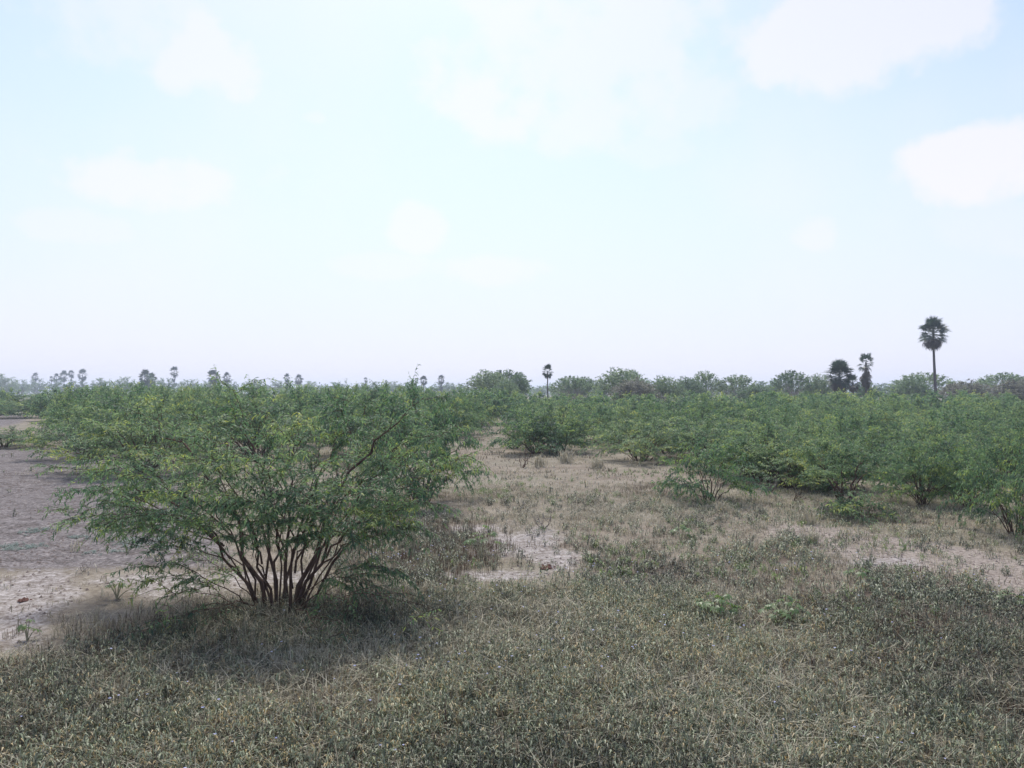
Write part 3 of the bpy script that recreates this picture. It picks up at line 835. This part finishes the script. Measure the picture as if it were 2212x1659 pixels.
FP = [(376, 792, 19, 19, 330, 'distant palm with a round crown standing highest on the left skyline'),
      (313, 798, 26, 26, 260, 'bushy distant palm left of the round-crowned palm'),
      (328, 806, 24, 22, 265, 'lower distant palm touching the bushy palm'),
      (460, 798, 25, 25, 280, 'wide dark distant palm right of the round-crowned palm'),
      (490, 802, 18, 22, 300, 'narrower distant palm right of the wide dark palm'),
      (76, 806, 15, 14, 420, 'distant palm with a thin crown left of the palm cluster'),
      (122, 806, 14, 16, 420, 'left end palm of the far left cluster'),
      (138, 799, 18, 22, 410, 'bushiest palm in the middle of the far left cluster'),
      (154, 800, 13, 14, 420, 'small round palm right of the bushiest one in the cluster'),
      (178, 800, 20, 17, 400, 'right end palm of the far left cluster'),
      (111, 812, 9, 12, 430, 'tiny palm beside the left end of the far cluster'),
      (620, 808, 15, 15, 330, 'left one of two small distant palms over the big bush'),
      (645, 811, 18, 15, 340, 'right one of two small distant palms over the big bush'),
      (790, 815, 9, 11, 420, 'tiny distant palm alone on the skyline left of centre'),
      (915, 812, 17, 17, 300, 'left one of two distant palms just left of the round trees'),
      (953, 809, 16, 18, 300, 'right one of two distant palms just left of the round trees'),
      (834, 821, 7, 9, 430, 'tiny palm top right of the lone tiny palm')]
for (px, top, w, hpx, d, lab) in FP:
    palm_px(px, top - 2, w * 1.25, hpx * 1.25, d, lab, nleaf=int(24 + (px * 7) % 18), dead=0, parts=False, trunk_r=.22, lean=((px * 13) % 11 - 5) * .16, skirt=(px % 3) * 4, group='distant palms on the left')

# ------------------------------------------------------------------ ground cover
def scatter(n, dlo, dhi, dens, seed, amax=40):
    n = int(n * amax / 44)
    r = np.random.default_rng(seed)
    a = np.radians(r.uniform(-amax, amax, n)); d = np.sqrt(r.uniform(dlo ** 2, dhi ** 2, n))
    x, y = d * np.sin(a), d * np.cos(a)
    k = r.uniform(size=n) < dens(x, y)
    return x[k], y[k]
def stamp(protos, x, y, smin, smax, seed, tv=.15, tfield=None, flat=1.0):
    """protos: list of (V, F, T); copies stamped over the ground into one mesh"""
    r = np.random.default_rng(seed)
    acc = Acc()
    which = r.integers(0, len(protos), len(x))
    z = gz(x, y)
    for k, (V, F, T) in enumerate(protos):
        s = which == k
        n = int(s.sum())
        if not n: continue
        a = r.uniform(0, 6.283, n); sc_ = r.uniform(smin, smax, n)
        ca, sa = np.cos(a) * sc_, np.sin(a) * sc_
        vx = V[None, :, 0] * ca[:, None] - V[None, :, 1] * sa[:, None] + x[s][:, None]
        vy = V[None, :, 0] * sa[:, None] + V[None, :, 1] * ca[:, None] + y[s][:, None]
        vz = V[None, :, 2] * sc_[:, None] * flat + z[s][:, None]
        VV = np.stack([vx, vy, vz], -1).reshape(-1, 3)
        FF = (np.arange(n)[:, None, None] * len(V) + F[None]).reshape(-1, F.shape[1])
        tb = r.normal(0, tv, n)
        if tfield is not None: tb = tb + tfield(x[s], y[s])
        TT = np.clip(T[None] + tb[:, None], 0, 1).ravel()
        acc.add(VV, FF, TT)
    return acc
def herb_proto(seed, stems=4, leaves=8, h=.17, L=.036, Wd=.008, stemw=.0022, seg=1):
    r = np.random.default_rng(seed)
    A = Acc()
    for s in range(stems):
        a = r.uniform(0, 6.28); out = r.uniform(.01, .055)
        b = np.array([math.cos(a) * out, math.sin(a) * out, 0])
        hh = h * r.uniform(.55, 1.15)
        top = b * r.uniform(1.2, 2.2) + np.array([r.normal(0, .015), r.normal(0, .015), hh])
        w = np.array([math.sin(a), -math.cos(a), 0]) * stemw
        A.add([b - w, b + w, top + w * .5, top - w * .5], [[0, 1, 2, 3]], .3)
        t = r.uniform(.2, 1.0, leaves)[:, None]
        P = b + (top - b) * t
        aa = r.uniform(0, 6.28, leaves)
        D = np.stack([np.cos(aa), np.sin(aa), r.uniform(-.4, 1.6, leaves)], 1)
        V, F, T = leaf_strips(r, P, D, L * r.uniform(.6, 1.4, leaves), Wd * r.uniform(.7, 1.4, leaves), np.clip(r.normal(.48, .26, leaves), 0, 1), seg, 1.5)
        A.add(V, F, T)
    return np.concatenate(A.V), np.concatenate(A.F[4]), np.concatenate(A.T)
def grass_proto(seed, blades=9, h=.2, spread=.07, w=.0028, lay=.6):
    r = np.random.default_rng(seed)
    A = Acc()
    for s in range(blades):
        a = r.uniform(0, 6.28); b = np.array([r.normal(0, spread * .4), r.normal(0, spread * .4), 0])
        hh = h * r.uniform(.5, 1.2); o = r.uniform(.1, 1) * lay * hh
        d = np.array([math.cos(a), math.sin(a), 0]); sd = np.array([-math.sin(a), math.cos(a), 0]) * w
        m = b + d * o * .35 + np.array([0, 0, hh * .6]); e = b + d * o * 1.2 + np.array([0, 0, hh * r.uniform(.55, 1.0)])
        t = np.clip(r.normal(.5, .2), 0, 1)
        A.add([b - sd, b + sd, m + sd, m - sd], [[0, 1, 2, 3]], t)
        A.add([m - sd, m + sd, e + sd * .2, e - sd * .2], [[0, 1, 2, 3]], t)
    return np.concatenate(A.V), np.concatenate(A.F[4]), np.concatenate(A.T)
herbs_a = [herb_proto(500 + i, 3, 7, .13 + .015 * i, .046, .0075, .0022, 2 if i % 8 in (1, 4) else 1) for i in range(8)]
herbs_b = [herb_proto(520 + i, 4, 7, .13, .045, .012, .004) for i in range(6)]
herbs_c = [herb_proto(540 + i, 3, 5, .19, .075, .022, .008) for i in range(5)]
grass_a = [grass_proto(560 + i, 8, .20, w=.0033) for i in range(8)]
grass_lay = [grass_proto(570 + i, 9, .13, .1, .003, 1.7) for i in range(6)]
grass_b = [grass_proto(580 + i, 8, .12, .18, .0045, 1.3) for i in range(6)]
grass_c = [grass_proto(590 + i, 8, .13, .34, .012, 1.4) for i in range(5)]
hue = lambda x, y: (fbm(x * .45, y * .45, 61) - .5) * .95 + .02
ghue = lambda x, y: (fbm(x * .5, y * .5, 71) - .5) * 1.3
x, y = scatter(21840, 4.4, 10.5, lambda x, y: f_herb(x, y), 601)
o = link('green_herbs', stamp(herbs_a, x, y, .6, 1.35, 1, .16, hue).mesh('green_herbs'), M['herb'])
tag(o, 'dense grey-green narrow-leaved herbs covering the foreground', 'herbs', kind='stuff')
x, y = scatter(20000, 10.5, 20, lambda x, y: f_herb(x, y) * .9, 602)
o = link('green_herbs', stamp(herbs_b, x, y, .6, 1.3, 2, .16, hue).mesh('green_herbs_mid'), M['herb'])
tag(o, 'scattered low herbs across the middle of the clearing', 'herbs', kind='stuff')
x, y = scatter(9000, 20, 55, lambda x, y: f_herb(x, y) * .7, 603)
o = link('green_herbs', stamp(herbs_c, x, y, .6, 1.3, 3, .16, hue).mesh('green_herbs_far'), M['herb'])
tag(o, 'sparse dark herbs dotting the back of the clearing', 'herbs', kind='stuff')
x, y = scatter(11830, 4.4, 10.5, f_grass, 611)
o = link('dry_grass', stamp(grass_a, x, y, .5, 1.25, 4, .2, ghue).mesh('dry_grass'), M['grass'])
tag(o, 'brown and straw dry grass among the foreground herbs', 'grass', kind='stuff')
x, y = scatter(5915, 4.4, 10.5, f_grass, 612)
o = link('dry_grass', stamp(grass_lay, x, y, .7, 1.6, 5, .2, lambda x, y: ghue(x, y) + .15).mesh('dry_grass_flat'), M['grass'])
tag(o, 'pale flattened dry grass lying in the foreground', 'grass', kind='stuff')
x, y = scatter(22000, 10.5, 22, f_grass, 613)
o = link('dry_grass', stamp(grass_b, x, y, .45, 1.15, 6, .2, lambda x, y: ghue(x, y) + .22).mesh('dry_grass_mid'), M['grass'])
tag(o, 'short straw-coloured grass in the middle of the clearing', 'grass', kind='stuff')
x, y = scatter(15000, 22, 62, f_grass, 614)
o = link('dry_grass', stamp(grass_c, x, y, .5, 1.2, 7, .2, lambda x, y: ghue(x, y) + .26).mesh('dry_grass_far'), M['grass'])
tag(o, 'straw-coloured grass at the back of the clearing between bushes', 'grass', kind='stuff')
def green_patches(x, y):
    px, py = to_px(x, y)
    v = np.full(np.shape(px), -1.0)
    for e in [(1375, 1225, 110, 30), (1310, 1180, 60, 18), (1480, 1150, 80, 14), (1090, 1060, 60, 14), (1820, 1330, 130, 40), (1150, 1320, 90, 36), (1640, 1250, 120, 24), (1960, 1395, 150, 50)]:
        v = np.maximum(v, ell(px, py, *e))
    return (sstep(-.5, .5, v) * .6 + .12 * (px > 950)) * sstep(.42, .62, fbm(x * 1.2, y * 1.2, 97)) * (1 - f_white(x, y))
x, y = scatter(22000, 6, 26, green_patches, 619)
o = link('green_weeds', stamp(herbs_b, x, y, .5, 1.25, 12, .18, lambda x, y: np.full(np.shape(x), .05)).mesh('green_weeds'), M['fresh'])
tag(o, 'patches of fresher green weeds in the middle of the clearing', 'weeds', kind='stuff')
stalks = [grass_proto(595 + i, 7, .20, .10, .0036, .35) for i in range(6)]
def stalk_field(x, y):
    px, py = to_px(x, y)
    v = sstep(-.4, .4, ell(px, py, 920, 1190, 160, 66)) * .95
    return v + sstep(1330, 1420, py) * .5 * sstep(.52, .66, fbm(x * .6 + 4, y * .6, 99))
x, y = scatter(12000, 4.4, 16, stalk_field, 620)
o = link('weed_stalks', stamp(stalks, x, y, .6, 1.2, 13, .16, lambda x, y: np.full(np.shape(x), -.26)).mesh('weed_stalks'), M['grass'])
tag(o, 'dark brown upright weed stalks right of the big bush and in the foreground', 'weeds', kind='stuff')
# small pale-blue and cream flowers on the herbs
def flower_proto(seed):
    r = np.random.default_rng(seed)
    n = 5
    P = np.zeros((n, 3)) + np.array([0, 0, .17]); a = np.arange(n) * 1.2566 + r.uniform(0, 1)
    V, F, T = leaf_strips(r, P, np.stack([np.cos(a), np.sin(a), np.full(n, .5)], 1), np.full(n, .013), np.full(n, .010), np.full(n, .3), 1, .2)
    return V, F, T
fl = [flower_proto(620 + i) for i in range(4)]
x, y = scatter(2600, 3.4, 13, lambda x, y: f_herb(x, y) * .6 * (fbm(x * .8, y * .8, 81) > .5), 615)
o = link('small_flowers', stamp(fl, x, y, .8, 1.35, 8, .12).mesh('small_flowers'), M['flower'])
tag(o, 'tiny pale blue flowers scattered on the foreground herbs', 'flowers', kind='stuff')
def cream(x, y):
    px, py = to_px(x, y)
    return np.clip(sstep(-.6, .6, ell(px, py, 560, 1645, 330, 70)) * .9, 0, 1)
x, y = scatter(5200, 3.4, 7, cream, 616)
o = link('small_flowers', stamp(fl, x, y, .45, .8, 9, .08, lambda x, y: np.full(np.shape(x), .6)).mesh('cream_flowers'), M['flower'])
tag(o, 'tiny cream flower heads along the bottom edge left of centre', 'flowers', kind='stuff')
# clods of dry soil
def clod_proto(seed):
    r = np.random.default_rng(seed)
    V = np.array([[-1, 0, 0], [1, 0, 0], [0, -1, 0], [0, 1, 0], [0, 0, .8], [.5, .5, .4]]) * r.uniform(.5, 1.2, (6, 3))
    F = np.array([[0, 2, 4], [2, 1, 4], [1, 3, 4], [3, 0, 4]])
    return V * .024, F, np.full(6, .5)
cl = [clod_proto(640 + i) for i in range(6)]
x, y = scatter(36000, 5, 32, lambda x, y: np.clip(f_mauve(x, y) * .9 + f_white(x, y) * .9 + f_track(x, y) * .4 + .06, 0, 1) * sstep(.4, .6, fbm(x * .9, y * .9, 91)), 617)
A = stamp(cl, x, y, .3, 1.5, 10, .1)
o = link('soil_clods', A.mesh('soil_clods'), M['clod'])
tag(o, 'small dark crumbs of dry soil lying on the bare patches', 'soil clods', kind='stuff')
# grey creeping herb patches on the bare soil at the left
def creep(x, y):
    px, py = to_px(x, y)
    v = np.full(np.shape(px), -1.0)
    for e in [(105, 1148, 60, 8), (190, 1160, 40, 5), (330, 1175, 90, 14), (260, 1150, 40, 6), (40, 1180, 60, 8), (45, 1130, 40, 6), (220, 1195, 60, 6)]:
        v = np.maximum(v, ell(px, py, *e))
    return sstep(-.3, .4, v) * .9 * sstep(.35, .55, fbm(x * 1.5, y * 1.5, 95))
x, y = scatter(30000, 11, 18, creep, 618)
o = link('creeping_herb', stamp(herbs_b, x, y, .35, .8, 11, .15, lambda x, y: np.full(np.shape(x), .2), flat=.45).mesh('creeping_herb'), M['grey_herb'])
tag(o, 'grey-green mats of creeping herb on the bare soil at left', 'herbs', kind='stuff')

# ------------------------------------------------------------------ single small plants and things
def gpoint(px, py):
    x, d = ground_at(px, py)
    return x, d, float(gz(x, d))
def palmate_mesh(r, R=.11, lobes=7):
    A = Acc()
    for i in range(lobes):
        a = math.radians(-130 + 260 * i / (lobes - 1))
        d = np.array([math.cos(a), math.sin(a), .1]); s = np.array([-math.sin(a), math.cos(a), 0])
        ln = R * (1 - .3 * abs(a) / 2.3); w = R * .17
        m = d * ln * .55; e = d * ln + np.array([0, 0, -R * .35])
        A.add([[0, 0, 0], m + s * w, e, m - s * w], [[0, 1, 2, 3]], np.clip(r.normal(.4, .15), 0, 1))
    return A.mesh('palmate_leaf')
r = np.random.default_rng(701)
palmate = [palmate_mesh(r) for _ in range(3)]
for me in palmate: me.materials.append(M['fresh'])
def palmate_plant(px, py, label, n=14, h=.34, w=.28, s=1.0, seed=1, fruit=True):
    r = np.random.default_rng(seed)
    x, y, z = gpoint(px, py)
    root = empty('broadleaf_plant', (x, y, z))
    tag(root, label, 'plant', 'bright green broad-leaved plants')
    A = Acc()
    for i in range(n):
        a = i * 2.4 + r.normal(0, .3); rr = w * math.sqrt((i + .5) / n) * r.uniform(.8, 1.1)
        e = np.array([rr * math.cos(a), rr * math.sin(a), h * r.uniform(.6, 1.05) * (1 - .4 * (rr / w) ** 2)])
        tube(A, bezier(np.array([0, 0, -.02]), np.array([e[0] * .4, e[1] * .4, e[2] * .9]), e, 5), np.linspace(.008, .0035, 5), 4, .5)
        o = link('leaf', palmate[r.integers(3)], None, root)
        o.location = e; o.rotation_euler = (r.normal(0, .25), r.uniform(.1, .6), a); q = s * r.uniform(.75, 1.2); o.scale = (q, q, q)
    link('stalks', A.mesh('plant_stalks', True), M['stalk'], root)
    return root
palmate_plant(1548, 1338, 'bright green plant with hand-shaped leaves, the left of the near pair', 22, .36, .26, .78, 1)
palmate_plant(1698, 1352, 'yellow-green plant with hand-shaped leaves, the right of the near pair', 24, .34, .29, .7, 2)
palmate_plant(62, 1378, 'small green seedling standing on the pale sand at the left edge', 4, .24, .09, .8, 3)
palmate_plant(1040, 1205, 'yellow-green plant with pale forked stems beside the white bare patch', 9, .55, .30, .9, 4)
palmate_plant(893, 1192, 'light green plant rising from the dark herb patch beside the big bush', 7, .6, .16, 1.1, 5)
palmate_plant(255, 1288, 'small dark leafy plant on the whitish sand left of the big bush', 9, .30, .17, .6, 6)
palmate_plant(1855, 1260, 'low green plant among the herbs below the worn strip', 7, .22, .2, .8, 7)
palmate_plant(2185, 1300, 'flat green plant on the dry ground near the right edge', 9, .14, .28, .8, 8)
palmate_plant(1470, 1170, 'little bright plant in straw grass in the middle of the clearing', 6, .3, .2, .9, 9)

def tuft(px, py, hpx, label, seed, n=60):
    r = np.random.default_rng(seed)
    x, d, z = gpoint(px, py)
    V, F, T = grass_proto(seed, n, hpx / F2 * d, .6 * hpx / F2 * d, .003 + d * .0002, .8)
    o = link('grass_tuft', mesh_np('grass_tuft', V, [F], np.clip(T + .4, 0, 1)), M['grass'])
    o.location = (x, d, z)
    tag(o, label, 'grass', 'tall straw grass tufts')
tuft(1222, 1000, 34, 'straw grass tuft at the foot of the bush right of the gap', 801, 110)
tuft(1165, 1008, 30, 'straw grass tuft in the gap left of the foot of that bush', 802, 90)
tuft(1290, 1012, 26, 'straw grass tuft between the first two bushes right of the gap', 803, 90)
tuft(1745, 1132, 44, 'tall pale grass tuft left of the low dark bush', 804, 70)
tuft(1752, 1178, 34, 'pale grass tuft on the near side of the worn strip', 805, 70)
tuft(1560, 1112, 32, 'straw tuft just below the small sparse shrub', 806, 60)
tuft(1490, 1170, 26, 'greenish straw tuft in the open grass below the sparse shrub', 807, 60)
tuft(165, 1190, 36, 'thin dry grass tuft on the bare soil at the left', 808, 14)
tuft(690, 1258, 46, 'dry tan tuft seen through the right-hand stems of the big bush', 809, 60)

def dead_twigs(px, py, wpx, hpx, label, seed, n=7, mat='twig'):
    r = np.random.default_rng(seed)
    x, d, z = gpoint(px, py)
    k = 1 / F2 * d
    A = Acc()
    for i in range(n):
        a = r.uniform(0, 6.28)
        e = np.array([math.cos(a) * wpx * .5, math.sin(a) * wpx * .5, hpx * r.uniform(.4, 1.1)]) * k
        P = bezier(np.zeros(3) - [0, 0, .03], np.array([e[0] * .7, e[1] * .7, e[2] * .2]), e, 7) + np.vstack([np.zeros(3), r.normal(0, .03 * hpx * k, (6, 3))])
        tube(A, P, np.linspace(.012, .004, 7) * (d / 18), 5, .5)
        for j in range(2):
            b = P[r.integers(2, 6)]
            q = np.stack([b, b + r.normal(0, .12, 3) * hpx * k + [0, 0, .1 * hpx * k], b + r.normal(0, .3, 3) * hpx * k + [0, 0, .25 * hpx * k]])
            tube(A, q, np.linspace(.006, .003, 3) * (d / 18), 4, .5)
    o = link('dead_branch', A.mesh('dead_branch', True), M[mat])
    o.location = (x, d, z)
    tag(o, label, 'branch', 'dry branches on the ground')
dead_twigs(1175, 1140, 55, 34, 'grey forked dead branch lying in the grass above the white patch', 901)
dead_twigs(1662, 1066, 44, 30, 'pale dry twigs standing left of the two-trunked bush', 902, 9)
dead_twigs(1712, 1082, 60, 16, 'low dark fallen branch on straw grass by the two-trunked bush', 903, 6, 'bark')
dead_twigs(1128, 1010, 50, 36, 'bare leaning stems in the gap left of the straw tufts', 904, 4, 'bark')
dead_twigs(1110, 968, 40, 26, 'small leafless shrub in the far part of the gap', 905, 9, 'bark')
dead_twigs(184, 1232, 16, 34, 'short pale stump with a stub on the bare soil at left', 906, 3)
dead_twigs(445, 1262, 16, 26, 'small pale stub below the left branches of the big bush', 907, 3)

def dung(px, py, wpx, label, seed):
    r = np.random.default_rng(seed)
    x, d, z = gpoint(px, py)
    k = wpx / F2 * d / 2
    A = Acc()
    n = 26
    for i in range(n):
        V, F, T = clod_proto(int(r.integers(1e6)))
        c = np.array([r.normal(0, .45) * k, r.normal(0, .4) * k, r.uniform(0, .2) * k])
        A.add(V / .024 * k * r.uniform(.2, .42) + c, F, .5)
    o = link('dung_pile', A.mesh('dung_pile'), M['dung'])
    o.location = (x, d, z)
    tag(o, label, 'dung')
dung(56, 1291, 30, 'dark brown dung heap on the whitish sand at left', 951)
dung(1178, 1222, 34, 'brown dung heap in the middle of the white bare patch', 952)

# ------------------------------------------------------------------ haze
bm_v = np.array([[-2600, -2600, -1.2], [2600, -2600, -1.2], [2600, 2600, -1.2], [-2600, 2600, -1.2],
                 [-2600, -2600, 24], [2600, -2600, 24], [2600, 2600, 24], [-2600, 2600, 24]], float)
bm_f = np.array([[0, 3, 2, 1], [4, 5, 6, 7], [0, 1, 5, 4], [1, 2, 6, 5], [2, 3, 7, 6], [3, 0, 4, 7]])
m, t = new_mat('haze')
pv = N(t, 'ShaderNodeVolumePrincipled')
pv.inputs['Color'].default_value = (.76, .86, 1.0, 1)
pv.inputs['Density'].default_value = 0.0007
pv.inputs['Anisotropy'].default_value = 0.2
o = N(t, 'ShaderNodeOutputMaterial'); t.links.new(pv.outputs[0], o.inputs['Volume'])
h = link('haze', mesh_np('haze', bm_v, [bm_f]), m)
tag(h, 'pale dusty haze over the whole plain', 'haze', kind='stuff')
